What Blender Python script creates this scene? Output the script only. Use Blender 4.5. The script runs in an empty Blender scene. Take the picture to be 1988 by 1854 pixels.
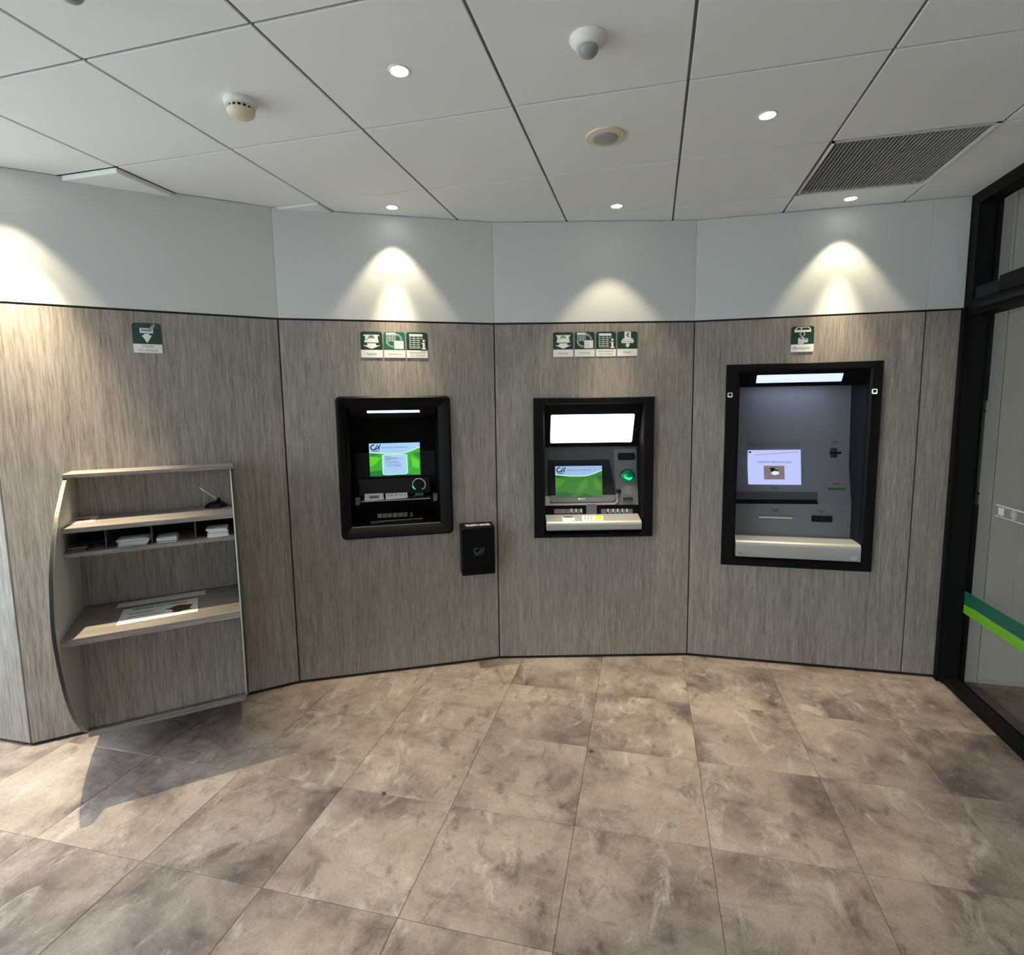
import bpy, bmesh, math, random
from mathutils import Matrix, Vector
random.seed(7)
S = bpy.context.scene
COL = S.collection
# ------------------------------------------------------------------ camera
W_, H_ = 1988, 1854
F_, CX, CY = 1050.87, 1003.05, 908.42
YAW, PITCH, ROLL = .2451, -.1124, .0131
CAMZ = 1.5905
def rotm():
    cy, sy = math.cos(YAW), math.sin(YAW); cp, sp = math.cos(PITCH), math.sin(PITCH); cr, sr = math.cos(ROLL), math.sin(ROLL)
    Rz = Matrix(((cy, -sy, 0), (sy, cy, 0), (0, 0, 1))); Rx = Matrix(((1, 0, 0), (0, cp, -sp), (0, sp, cp))); Ry = Matrix(((cr, 0, sr), (0, 1, 0), (-sr, 0, cr)))
    return Rz @ Rx @ Ry
RM = rotm()
cd = bpy.data.cameras.new('camera'); cam = bpy.data.objects.new('camera', cd); COL.objects.link(cam)
right, fwd, up = RM.col[0], RM.col[1], RM.col[2]
mw = Matrix((right, up, -fwd)).transposed().to_4x4(); mw.translation = (0, 0, CAMZ)
cam.matrix_world = mw
cd.sensor_fit = 'HORIZONTAL'; cd.sensor_width = 36; cd.lens = F_ / W_ * 36
cd.shift_x = -(CX - W_ / 2) / W_; cd.shift_y = -(H_ / 2 - CY) / W_
cd.clip_start = .05
S.camera = cam
# ------------------------------------------------------------------ world, exposure
wd = bpy.data.worlds.new('sky'); S.world = wd; wd.use_nodes = True
bg = wd.node_tree.nodes['Background']; bg.inputs[0].default_value = (.82, .92, 1.0, 1); bg.inputs[1].default_value = 7.6
S.view_settings.view_transform = 'Standard'; S.view_settings.look = 'None'
S.view_settings.gamma = 1; S.view_settings.use_curve_mapping = False
S.view_settings.exposure = 0.26
BEAM_W, HALO_W = 140.0, 19.0    # narrow beam and wide reflector spill of each ceiling downlight
SPOT_COL = (1.0, .85, .57)
# ------------------------------------------------------------------ pixel helpers (photo pixel -> point on a known plane)
def ray(x, y):
    return RM @ Vector(((x - CX) / F_, 1, -(y - CY) / F_))
HC = 2.659      # ceiling
ZB = 2.0806     # top of the wood panels
P_A = Vector((-1.9742, 2.6038)); P_B = Vector((-.9167, 3.1545)); P_C = Vector((.2379, 3.455)); P_E = Vector((1.6177, 3.470)); P_Z = Vector((-2.863, 1.792))
class Panel:
    def __init__(s, P, Q):
        s.P = P; s.len = (Q - P).length; s.u = (Q - P) / s.len; s.n = Vector((s.u.y, -s.u.x)); s.ang = math.atan2(s.u.y, s.u.x)
    def pt(s, u, w, z=0):
        q = s.P + s.u * u + s.n * w; return Vector((q.x, q.y, z))
    def px(s, x, y, w=0):
        d = ray(x, y); d2 = Vector((d.x, d.y)); t = ((s.P + s.n * w).dot(s.n)) / d2.dot(s.n)
        q = d2 * t; return ((q - s.P).dot(s.u), CAMZ + t * d.z)
    def pxs(s, x, y, fw):
        w = 0
        for _ in range(30):
            u, z = s.px(x, y, w); w = .5 * w + .5 * fw(z)
        return (u, z)
PL1, PL2, PL3, PL4 = Panel(P_Z, P_A), Panel(P_A, P_B), Panel(P_B, P_C), Panel(P_C, P_E)
# ------------------------------------------------------------------ materials
MATS = {}
def mat(name, col=(.8, .8, .8), rough=.5, metal=0, spec=.5, emit=None, es=0, bump=None):
    if name in MATS: return MATS[name]
    m = bpy.data.materials.new(name); m.use_nodes = True; MATS[name] = m
    b = m.node_tree.nodes['Principled BSDF']
    b.inputs['Base Color'].default_value = (*col, 1); b.inputs['Roughness'].default_value = rough; b.inputs['Metallic'].default_value = metal
    b.inputs['Specular IOR Level'].default_value = spec
    if emit: b.inputs['Emission Color'].default_value = (*emit, 1); b.inputs['Emission Strength'].default_value = es
    nt = m.node_tree
    # faint procedural variation on every surface
    tc = nt.nodes.new('ShaderNodeTexCoord'); nz = nt.nodes.new('ShaderNodeTexNoise'); nz.inputs['Scale'].default_value = 60 if bump is None else bump[0]
    nt.links.new(tc.outputs['Object'], nz.inputs['Vector'])
    if bump:
        bp = nt.nodes.new('ShaderNodeBump'); bp.inputs['Strength'].default_value = bump[1]; bp.inputs['Distance'].default_value = .002
        nt.links.new(nz.outputs['Fac'], bp.inputs['Height']); nt.links.new(bp.outputs[0], b.inputs['Normal'])
    elif not emit:
        mr = nt.nodes.new('ShaderNodeMapRange'); mr.inputs['To Min'].default_value = max(.02, rough - .06); mr.inputs['To Max'].default_value = min(1, rough + .06)
        nt.links.new(nz.outputs['Fac'], mr.inputs['Value']); nt.links.new(mr.outputs[0], b.inputs['Roughness'])
    return m
def ramp(nt, stops):
    r = nt.nodes.new('ShaderNodeValToRGB'); e = r.color_ramp.elements
    while len(e) < len(stops): e.new(.5)
    for k, (p, c) in enumerate(stops): e[k].position = p; e[k].color = (*c, 1)
    return r
def wood(name, axis='z', tint=(1, 1, 1)):
    m = bpy.data.materials.new(name); m.use_nodes = True; MATS[name] = m; nt = m.node_tree; b = nt.nodes['Principled BSDF']
    tc = nt.nodes.new('ShaderNodeTexCoord'); oi = nt.nodes.new('ShaderNodeObjectInfo')
    ad = nt.nodes.new('ShaderNodeVectorMath'); ad.operation = 'MULTIPLY_ADD'; ad.inputs[1].default_value = (1, 1, 1)
    cm = nt.nodes.new('ShaderNodeCombineXYZ')
    for k in range(3):
        mu = nt.nodes.new('ShaderNodeMath'); mu.operation = 'MULTIPLY'; mu.inputs[1].default_value = (37, 11, 23)[k]
        nt.links.new(oi.outputs['Random'], mu.inputs[0]); nt.links.new(mu.outputs[0], cm.inputs[k])
    nt.links.new(tc.outputs['Object'], ad.inputs[0]); nt.links.new(cm.outputs[0], ad.inputs[2])
    outs = []
    for sc_, st, det in ((150, 7, 3), (45, 1.6, 2), (380, 16, 2)):
        mp = nt.nodes.new('ShaderNodeMapping')
        s = {'z': (sc_, sc_, st), 'x': (st, sc_, sc_)}[axis]
        mp.inputs['Scale'].default_value = s
        nt.links.new(ad.outputs[0], mp.inputs['Vector'])
        nz = nt.nodes.new('ShaderNodeTexNoise'); nz.inputs['Scale'].default_value = 1; nz.inputs['Detail'].default_value = det
        nt.links.new(mp.outputs[0], nz.inputs['Vector']); outs.append(nz.outputs['Fac'])
    m1 = nt.nodes.new('ShaderNodeMath'); m1.operation = 'MULTIPLY_ADD'; m1.inputs[1].default_value = .46
    m2 = nt.nodes.new('ShaderNodeMath'); m2.operation = 'MULTIPLY_ADD'; m2.inputs[1].default_value = .19
    m3 = nt.nodes.new('ShaderNodeMath'); m3.operation = 'MULTIPLY'; m3.inputs[1].default_value = .35
    nt.links.new(outs[2], m3.inputs[0]); nt.links.new(outs[1], m2.inputs[0]); nt.links.new(m3.outputs[0], m2.inputs[2])
    nt.links.new(outs[0], m1.inputs[0]); nt.links.new(m2.outputs[0], m1.inputs[2])
    cs = [(.31, (.110, .094, .085)), (.43, (.202, .178, .164)), (.54, (.278, .249, .231)), (.67, (.375, .342, .320))]
    r = ramp(nt, [(p, tuple(a * t for a, t in zip(c, tint))) for p, c in cs])
    nt.links.new(m1.outputs[0], r.inputs[0]); nt.links.new(r.outputs[0], b.inputs['Base Color'])
    b.inputs['Roughness'].default_value = .48; b.inputs['Specular IOR Level'].default_value = .4
    bp = nt.nodes.new('ShaderNodeBump'); bp.inputs['Strength'].default_value = .12; bp.inputs['Distance'].default_value = .001
    nt.links.new(m1.outputs[0], bp.inputs['Height']); nt.links.new(bp.outputs[0], b.inputs['Normal'])
    return m
def floor_mat():
    m = bpy.data.materials.new('stone_tile'); m.use_nodes = True; nt = m.node_tree; b = nt.nodes['Principled BSDF']; MATS['stone_tile'] = m
    tc = nt.nodes.new('ShaderNodeTexCoord'); oi = nt.nodes.new('ShaderNodeObjectInfo')
    cm = nt.nodes.new('ShaderNodeCombineXYZ')
    for k in range(3):
        mu = nt.nodes.new('ShaderNodeMath'); mu.operation = 'MULTIPLY'; mu.inputs[1].default_value = (91, 57, 73)[k]
        nt.links.new(oi.outputs['Random'], mu.inputs[0]); nt.links.new(mu.outputs[0], cm.inputs[k])
    ad = nt.nodes.new('ShaderNodeVectorMath'); ad.operation = 'ADD'
    nt.links.new(tc.outputs['Object'], ad.inputs[0]); nt.links.new(cm.outputs[0], ad.inputs[1])
    def noise(sc, det, rough, dist, sx=1, sy=1):
        mp = nt.nodes.new('ShaderNodeMapping'); mp.inputs['Scale'].default_value = (sx, sy, 1); nt.links.new(ad.outputs[0], mp.inputs['Vector'])
        n = nt.nodes.new('ShaderNodeTexNoise'); n.inputs['Scale'].default_value = sc; n.inputs['Detail'].default_value = det
        n.inputs['Roughness'].default_value = rough; n.inputs['Distortion'].default_value = dist
        nt.links.new(mp.outputs[0], n.inputs['Vector']); return n.outputs['Fac']
    big = noise(3.0, 12, .66, .25); st = noise(5, 12, .74, .55, .6, 1.5); pale = noise(5.0, 12, .74, 1.0, 1.5, .7); fine = noise(110, 5, .75, 0); dark = noise(7.5, 12, .72, .5, 1.3, .8)
    r1 = ramp(nt, [(.32, (.130, .102, .096)), (.43, (.242, .196, .180)), (.53, (.348, .290, .262)), (.68, (.445, .380, .346))])
    nt.links.new(big, r1.inputs[0])
    r2 = ramp(nt, [(.30, (.52, .50, .52)), (.46, (.95, .94, .94)), (1, (1.06, 1.04, 1.0))])
    nt.links.new(st, r2.inputs[0])
    mx = nt.nodes.new('ShaderNodeMix'); mx.data_type = 'RGBA'; mx.blend_type = 'MULTIPLY'; mx.inputs['Factor'].default_value = .9
    nt.links.new(r1.outputs[0], mx.inputs['A']); nt.links.new(r2.outputs[0], mx.inputs['B'])
    r5 = ramp(nt, [(.54, (1, 1, 1)), (.68, (.40, .36, .38))]); nt.links.new(dark, r5.inputs[0])
    mxd = nt.nodes.new('ShaderNodeMix'); mxd.data_type = 'RGBA'; mxd.blend_type = 'MULTIPLY'; mxd.inputs['Factor'].default_value = .9
    nt.links.new(mx.outputs['Result'], mxd.inputs['A']); nt.links.new(r5.outputs[0], mxd.inputs['B'])
    r3 = ramp(nt, [(.55, (0, 0, 0)), (.68, (1, 1, 1))]); nt.links.new(pale, r3.inputs[0])
    mf = nt.nodes.new('ShaderNodeMath'); mf.operation = 'MULTIPLY'; mf.inputs[1].default_value = .7; nt.links.new(r3.outputs[0], mf.inputs[0])
    m2 = nt.nodes.new('ShaderNodeMix'); m2.data_type = 'RGBA'; nt.links.new(mf.outputs[0], m2.inputs['Factor'])
    nt.links.new(mxd.outputs['Result'], m2.inputs['A']); m2.inputs['B'].default_value = (.56, .52, .50, 1)
    r4 = ramp(nt, [(.3, (.80, .80, .80)), (.7, (1.14, 1.14, 1.14))]); nt.links.new(fine, r4.inputs[0])
    m4 = nt.nodes.new('ShaderNodeMix'); m4.data_type = 'RGBA'; m4.blend_type = 'MULTIPLY'; m4.inputs['Factor'].default_value = 1
    nt.links.new(m2.outputs['Result'], m4.inputs['A']); nt.links.new(r4.outputs[0], m4.inputs['B'])
    nt.links.new(m4.outputs['Result'], b.inputs['Base Color'])
    mr = nt.nodes.new('ShaderNodeMapRange'); mr.inputs['To Min'].default_value = .62; mr.inputs['To Max'].default_value = .42
    nt.links.new(big, mr.inputs['Value']); nt.links.new(mr.outputs[0], b.inputs['Roughness']); b.inputs['Specular IOR Level'].default_value = .45
    bp = nt.nodes.new('ShaderNodeBump'); bp.inputs['Strength'].default_value = .18; bp.inputs['Distance'].default_value = .003
    nt.links.new(st, bp.inputs['Height']); nt.links.new(bp.outputs[0], b.inputs['Normal'])
    return m
def glass_mat(name, tint=(.9, .95, .93), mixr=.08, rough=.02):
    m = bpy.data.materials.new(name); m.use_nodes = True; nt = m.node_tree; MATS[name] = m
    nt.nodes.remove(nt.nodes['Principled BSDF']); out = nt.nodes['Material Output']
    t = nt.nodes.new('ShaderNodeBsdfTransparent'); t.inputs[0].default_value = (*tint, 1)
    g = nt.nodes.new('ShaderNodeBsdfGlossy'); g.inputs['Roughness'].default_value = rough
    fr = nt.nodes.new('ShaderNodeFresnel'); ge = nt.nodes.new('ShaderNodeNewGeometry'); ir = nt.nodes.new('ShaderNodeMapRange'); ir.inputs['To Min'].default_value = 1.45; ir.inputs['To Max'].default_value = 1 / 1.45
    nt.links.new(ge.outputs['Backfacing'], ir.inputs['Value']); nt.links.new(ir.outputs[0], fr.inputs['IOR'])
    mx = nt.nodes.new('ShaderNodeMixShader'); nt.links.new(fr.outputs[0], mx.inputs[0]); nt.links.new(t.outputs[0], mx.inputs[1]); nt.links.new(g.outputs[0], mx.inputs[2])
    nt.links.new(mx.outputs[0], out.inputs[0]); return m
wood('laminate', 'z'); wood('laminate_flat', 'x'); floor_mat(); glass_mat('glass', (.66, .635, .60)); glass_mat('window_glass', (.97, .99, .98))
mat('fascia', (.56, .58, .585), .55, bump=(420, .05))
mat('paving', (.45, .44, .42), .9)
mat('plaster', (.72, .72, .70), .8, bump=(300, .05))
mat('tile_white', (.85, .875, .90), .9, bump=(700, .22))
mat('grid_metal', (.13, .13, .133), .5)
mat('grout', (.09, .078, .07), .9)
mat('black_gap', (.006, .006, .007), .6)
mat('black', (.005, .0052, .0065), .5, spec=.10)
mat('black_matte', (.004, .004, .005), .6, spec=.08)
mat('black_gloss', (.004, .004, .005), .15, spec=.3)
mat('charcoal', (.012, .0135, .018), .5, spec=.15)
mat('frame_black', (.005, .0052, .0062), .55, spec=.12)
mat('grey_plastic', (.125, .13, .145), .5)
mat('grey_mid', (.055, .058, .068), .5)
mat('grey_panel', (.155, .16, .178), .5)
mat('silver', (.33, .335, .345), .42, metal=.25)
mat('aluminium', (.55, .55, .54), .35, metal=.5)
mat('white_plastic', (.80, .80, .77), .4)
mat('cream_plastic', (.70, .64, .50), .45)
mat('lens_grey', (.30, .32, .33), .3)
mat('vent_grey', (.60, .61, .62), .5)
mat('vent_back', (.20, .205, .21), .6)
mat('white_paint', (.78, .78, .77), .5)
mat('desk_side', (.50, .50, .47), .5)
mat('edge_black', (.015, .015, .016), .45)
mat('sign_green', (.002, .034, .024), .4)
mat('sign_green_glare', (.006, .10, .062), .4)  # glare on the middle sign is put into this lighter green
mat('sign_white', (.74, .75, .74), .4)
mat('sign_grey', (.30, .32, .32), .5)
mat('paper', (.78, .79, .80), .7)
mat('paper_dark', (.10, .09, .10), .6)
mat('paper_cream', (.80, .76, .66), .7)
mat('print_red', (.60, .12, .04), .6)
mat('print_brown', (.10, .035, .015), .6)
mat('print_black', (.02, .02, .022), .6)
mat('print_grey', (.22, .23, .25), .6)
mat('yellow', (.78, .52, .06), .6)
mat('stripe_dark', (.010, .115, .075), .45)
mat('stripe_light', (.145, .46, .015), .45)
mat('frost', (.62, .66, .65), .5)
mat('key_grey', (.16, .155, .20), .45)
mat('key_light', (.85, .85, .85), .4)
mat('chrome', (.75, .75, .75), .2, metal=.9)
mat('logo_teal', (.06, .13, .13), .4)
mat('logo_green', (.01, .12, .05), .4)
mat('green_dim', (.02, .12, .03), .5)
mat('led_green', (0, .3, .1), .4, emit=(.02, 1, .25), es=1.1)
mat('led_green_lens', (.0, .10, .04), .12, emit=(.0, .5, .14), es=.12)
mat('lamp_white', (.9, .9, .9), .4, emit=(1, .95, .82), es=14)
mat('panel_white', (.9, .9, .9), .4, emit=(1, 1, .96), es=3.0)
mat('bar_white', (.9, .9, .9), .4, emit=(.85, .97, 1), es=2.2)
mat('fill_blue', (.9, .9, .9), .4, emit=(.60, .72, 1), es=11)
mat('bar_blue', (.9, .9, .9), .4, emit=(.50, .62, 1), es=.80)
def scr(name, c, s): mat(name, (0, 0, 0), .25, emit=c, es=s)
scr('scr_sky', (.42, .66, 1), .75); scr('scr_white', (.75, .85, 1), .85); scr('scr_green', (.03, .40, .015), .8); scr('scr_green_hi', (.10, .58, .01), .9)
scr('scr_green_dk', (.01, .20, .03), .7); scr('scr_mint', (.45, .95, .75), .85); scr('scr_ink', (.004, .03, .04), .3); scr('scr_text', (.12, .22, .34), .6)
scr('scr2_sky', (.34, .50, .80), .8); scr('scr2_green', (.028, .19, .012), .8); scr('scr2_green_hi', (.06, .27, .015), .8); scr('scr2_green_dk', (.012, .11, .016), .8)
scr('scr3_white', (.50, .56, 1), .85); scr('scr3_pic', (.22, .17, .17), .8); scr('scr3_text', (.16, .20, .40), .7)
# ------------------------------------------------------------------ mesh builder
class MB:
    def __init__(s): s.v = []; s.f = []; s.mi = []
    def add(s, vs, fs):
        o = len(s.v); s.v += [tuple(v) for v in vs]; s.f += [tuple(o + i for i in f) for f in fs]; return s
    def box(s, x0, x1, y0, y1, z0, z1):
        vs = [(x0, y0, z0), (x1, y0, z0), (x1, y1, z0), (x0, y1, z0), (x0, y0, z1), (x1, y0, z1), (x1, y1, z1), (x0, y1, z1)]
        return s.add(vs, [(0, 3, 2, 1), (4, 5, 6, 7), (0, 1, 5, 4), (1, 2, 6, 5), (2, 3, 7, 6), (3, 0, 4, 7)])
    def loft(s, loops, cap0=False, cap1=False):
        n = len(loops[0]); vs = [p for l in loops for p in l]; fs = []
        for k in range(len(loops) - 1):
            for i in range(n):
                j = (i + 1) % n; fs.append((k * n + i, k * n + j, (k + 1) * n + j, (k + 1) * n + i))
        if cap0: fs.append(tuple(reversed(range(n))))
        if cap1: fs.append(tuple((len(loops) - 1) * n + i for i in range(n)))
        return s.add(vs, fs)
    def prism(s, poly, a, b, axis='y'):     # poly of 2D points, extruded along axis
        mk = {'y': lambda p, t: (p[0], t, p[1]), 'x': lambda p, t: (t, p[0], p[1]), 'z': lambda p, t: (p[0], p[1], t)}[axis]
        return s.loft([[mk(p, a) for p in poly], [mk(p, b) for p in poly]], True, True)
    def lathe(s, prof, c, n=24, axis='z', cap=True):   # prof [(r, h)] along axis
        loops = []
        for r, h in prof:
            l = []
            for k in range(n):
                a = 2 * math.pi * k / n; x, y = r * math.cos(a), r * math.sin(a)
                l.append({'z': (c[0] + x, c[1] + y, c[2] + h), 'y': (c[0] + x, c[1] + h, c[2] + y)}[axis])
            loops.append(l)
        return s.loft(loops, cap, cap)
    def tube(s, a, b, r0, r1=None, n=10):
        a = Vector(a); b = Vector(b); r1 = r0 if r1 is None else r1; d = (b - a).normalized()
        t = d.orthogonal().normalized(); q = d.cross(t)
        L = [[a + (t * math.cos(2 * math.pi * k / n) + q * math.sin(2 * math.pi * k / n)) * r0 for k in range(n)], [b + (t * math.cos(2 * math.pi * k / n) + q * math.sin(2 * math.pi * k / n)) * r1 for k in range(n)]]
        return s.loft(L, True, True)
    def build(s, name, m, parent=None, off=(0, 0, 0), smooth=False, bevel=0, seg=2):
        me = bpy.data.meshes.new(name)
        me.from_pydata([(x - off[0], y - off[1], z - off[2]) for x, y, z in s.v], [], s.f)
        bm = bmesh.new(); bm.from_mesh(me)
        bmesh.ops.remove_doubles(bm, verts=bm.verts, dist=1e-6)
        bmesh.ops.recalc_face_normals(bm, faces=bm.faces); bm.to_mesh(me); bm.free()
        me.materials.append(MATS[m])
        if smooth:
            for p in me.polygons: p.use_smooth = True
            me.set_sharp_from_angle(angle=math.radians(38))
        ob = bpy.data.objects.new(name, me); COL.objects.link(ob)
        if parent: ob.parent = parent
        if bevel:
            b = ob.modifiers.new('bevel', 'BEVEL'); b.width = bevel; b.segments = seg; b.limit_method = 'ANGLE'
        return ob
def tag(o, label=None, cat=None, group=None, kind=None):
    if label: o['label'] = label
    if cat: o['category'] = cat
    if group: o['group'] = group
    if kind: o['kind'] = kind
    return o
def empty(name, loc=(0, 0, 0), rz=0):
    e = bpy.data.objects.new(name, None); COL.objects.link(e); e.location = loc; e.rotation_euler = (0, 0, rz); e.empty_display_size = .1; return e
def copy_tree(o, parent=None):
    c = o.copy(); COL.objects.link(c); c.parent = parent
    for ch in list(o.children): copy_tree(ch, c)
    return c
def rrect(u0, u1, z0, z1, r, n=5):
    pts = []
    for cx, cz, a0 in ((u1 - r, z1 - r, 0), (u0 + r, z1 - r, 90), (u0 + r, z0 + r, 180), (u1 - r, z0 + r, 270)):
        for k in range(n + 1):
            a = math.radians(a0 + 90 * k / n); pts.append((cx + r * math.cos(a), cz + r * math.sin(a)))
    return pts
# ---- text as 2D outlines
_tc = {}
def text2d(body, bold=0.0):
    key = (body, bold)
    if key in _tc: return _tc[key]
    cu = bpy.data.curves.new('t', 'FONT'); cu.body = body; cu.resolution_u = 2; cu.offset = bold; cu.align_x = 'CENTER'; cu.align_y = 'CENTER'
    ob = bpy.data.objects.new('t', cu); COL.objects.link(ob); bpy.context.view_layer.update()
    ev = ob.evaluated_get(bpy.context.evaluated_depsgraph_get()); me = ev.to_mesh()
    vs = [(v.co.x, v.co.y) for v in me.vertices]; fs = [tuple(p.vertices) for p in me.polygons]
    ev.to_mesh_clear(); bpy.data.objects.remove(ob); bpy.data.curves.remove(cu)
    x0 = min(v[0] for v in vs); x1 = max(v[0] for v in vs); y0 = min(v[1] for v in vs); y1 = max(v[1] for v in vs)
    vs = [((x - (x0 + x1) / 2) / (x1 - x0), (y - (y0 + y1) / 2) / (x1 - x0)) for x, y in vs]
    _tc[key] = (vs, fs); return _tc[key]
def put_text(mb, body, width, fmap, bold=0.0, hscale=1.0):
    vs, fs = text2d(body, bold)
    mb.add([fmap(x * width, y * width * hscale) for x, y in vs], fs)
def stroke(mb, pts, wd_, fmap, closed=False):
    n = len(pts); L = []; Rr = []
    for i, p in enumerate(pts):
        a = pts[i - 1] if (i or closed) else pts[i]; b = pts[(i + 1) % n] if (i < n - 1 or closed) else pts[i]
        dx, dy = b[0] - a[0], b[1] - a[1]; l = math.hypot(dx, dy) or 1; nx, ny = -dy / l * wd_ / 2, dx / l * wd_ / 2
        L.append(fmap(p[0] + nx, p[1] + ny)); Rr.append(fmap(p[0] - nx, p[1] - ny))
    m = n if closed else n - 1
    mb.add(L + Rr, [(i, (i + 1) % n, n + (i + 1) % n, n + i) for i in range(m)])
def poly(mb, pts, fmap): mb.add([fmap(*p) for p in pts], [tuple(range(len(pts)))])
def arc(cx, cy, rx, ry, a0, a1, n=14):
    return [(cx + rx * math.cos(math.radians(a0 + (a1 - a0) * k / n)), cy + ry * math.sin(math.radians(a0 + (a1 - a0) * k / n))) for k in range(n + 1)]
# ================================================================== SETTING
# ---- floor: one tile per object
FS = .4935; FTH = .0120; FX, FY = -1.2577, 2.8659
fb = MB().box(-3.95, 4.6, -3.7, 3.9, -.06, -.012).build('floor', 'grout'); tag(fb, 'mottled taupe stone-look square tile floor', 'floor', kind='structure')
ft = MB(); g = .0006
l0 = [(g, g), (FS - g, g), (FS - g, FS - g), (g, FS - g)]; b_ = .0012
l1 = [(g + b_, g + b_), (FS - g - b_, g + b_), (FS - g - b_, FS - g - b_), (g + b_, FS - g - b_)]
ft.loft([[(x, y, -.012) for x, y in l0], [(x, y, -.0012) for x, y in l0], [(x, y, 0) for x, y in l1]], True, True)
tile0 = ft.build('floor_tile', 'stone_tile'); first = True
cf, sf = math.cos(FTH), math.sin(FTH)
for i in range(-7, 11):
    for j in range(-2, 13):
        x = FX + (i * cf + j * sf) * FS; y = FY + (i * sf - j * cf) * FS - FS
        mx_, my_ = x + FS / 2, y + FS / 2
        if mx_ < -3.9 or mx_ > 3.4 or my_ > 3.75: continue
        o = tile0 if first else tile0.copy()
        if not first: COL.objects.link(o)
        first = False
        # one laid quarter turn per tile at random: the print on each tile differs
        o.parent = fb; o.location = (x, y, 0); o.rotation_euler = (0, 0, FTH)
# ---- ceiling: white tiles dropped into a thin grey grid
GX, GY, T6 = -1.6987, 1.4142, .6
cb = MB().box(-4.6, 4.6, -3.7, 3.9, HC + .09, HC + .14).build('ceiling', 'plaster'); tag(cb, 'suspended ceiling of square white tiles in a thin grey grid', 'ceiling', kind='structure')
gp = .005
ct = MB(); a, b = gp, T6 - gp
ct.loft([[(a, a, .022), (b, a, .022), (b, b, .022), (a, b, .022)], [(a, a, .0015), (b, a, .0015), (b, b, .0015), (a, b, .0015)],
         [(a + .0015, a + .0015, 0), (b - .0015, a + .0015, 0), (b - .0015, b - .0015, 0), (a + .0015, b - .0015, 0)]], True, True)
ctile = ct.build('ceiling_tile', 'tile_white'); first = True
for i in range(-5, 9):
    for j in range(-9, 4):
        x, y = GX + i * T6, GY + j * T6
        if (i, j) == (4, 2): continue              # the air grille sits here
        if y < -3.6 or y > 3.6: continue
        o = ctile if first else ctile.copy()
        if not first: COL.objects.link(o)
        first = False; o.parent = cb
        o.location = (x, y, HC - {(-2, 1): .021, (-1, 2): .009}.get((i, j), 0))
bar = MB().box(-.010, .010, -3.6, 3.8, HC + .0065, HC + .0105).box(-.0015, .0015, -3.6, 3.8, HC + .0105, HC + .05)
bar.v = [(x, y, z - HC) for x, y, z in bar.v]
b0 = bar.build('ceiling_bar', 'grid_metal', cb); b0.location = (GX - 5 * T6, 0, HC)
for i in range(-4, 10):
    o = b0.copy(); COL.objects.link(o); o.location = (GX + i * T6, 0, HC)
bar = MB().box(-4.6, 4.4, -.010, .010, .0066, .0106).box(-4.6, 4.4, -.0015, .0015, .0106, .05)
b1 = bar.build('ceiling_bar', 'grid_metal', cb); b1.location = (0, GY - 8 * T6, HC)
for j in range(-7, 4):
    o = b1.copy(); COL.objects.link(o); o.location = (0, GY + j * T6, HC)
# ---- faceted wall of wood panels with a pale fascia above
def slab(mb, u0, u1, z0, z1, w0, w1, hole=None):
    if not hole: mb.box(u0, u1, -w1, -w0, z0, z1); return mb
    a, b, c, d = hole
    o = [(u0, z0), (u1, z0), (u1, z1), (u0, z1)]; h = [(a, c), (b, c), (b, d), (a, d)]
    fr = [(u, -w1, z) for u, z in o]; hr = [(u, -w1, z) for u, z in h]; fk = [(u, -w0, z) for u, z in o]; hk = [(u, -w0, z) for u, z in h]
    vs = fr + hr + fk + hk; fs = []
    for i in range(4):
        j = (i + 1) % 4
        fs += [(i, j, 4 + j, 4 + i), (8 + i, 12 + i, 12 + j, 8 + j), (i, 8 + i, 8 + j, j), (4 + i, 4 + j, 12 + j, 12 + i)]
    mb.add(vs, fs); return mb
GAP = .0068
def wall(name, pl, label, hole=None, seams=(), u0=0., u1=None):
    u1 = pl.len if u1 is None else u1
    mb = slab(MB(), u0 - .004, u1 + .004, 0, HC + .085, -.05, -.012, hole)
    e = mb.build(name, 'black_gap'); e.location = (pl.P.x, pl.P.y, 0); e.rotation_euler = (0, 0, pl.ang)
    tag(e, label, 'wall', kind='structure')
    cuts = [u0] + list(seams) + [u1]
    for k in range(len(cuts) - 1):
        a, b = cuts[k] + GAP / 2, cuts[k + 1] - GAP / 2
        hh = hole if (hole and a < hole[0] and hole[1] < b) else None
        slab(MB(), a, b, .018, ZB - .005, -.012, 0, hh).build('wood_panel', 'laminate', e, bevel=.0008, seg=1)
        slab(MB(), cuts[k] + .0006, cuts[k + 1] - .0006, ZB + .006, HC - .003, -.012, 0).build('fascia_panel', 'fascia', e)
    return e
HOLE2 = (.322, .856, .897, 1.603); HOLE3 = (.287, .896, .807, 1.608); HOLE4 = (.254, .953, .657, 1.782)
wall('wall_left', PL1, 'wood-grain laminate wall panel with grey fascia behind the writing desk')
wall('wall_center_left', PL2, 'wood-grain laminate wall panel holding the rounded black cash machine', HOLE2)
wall('wall_center_right', PL3, 'wood-grain laminate wall panel holding the machine with the lit white panel', HOLE3)
wall('wall_right', PL4, 'wood-grain laminate wall panel holding the tall coin machine', HOLE4, seams=(1.200,), u1=PL4.len - .004)
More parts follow.
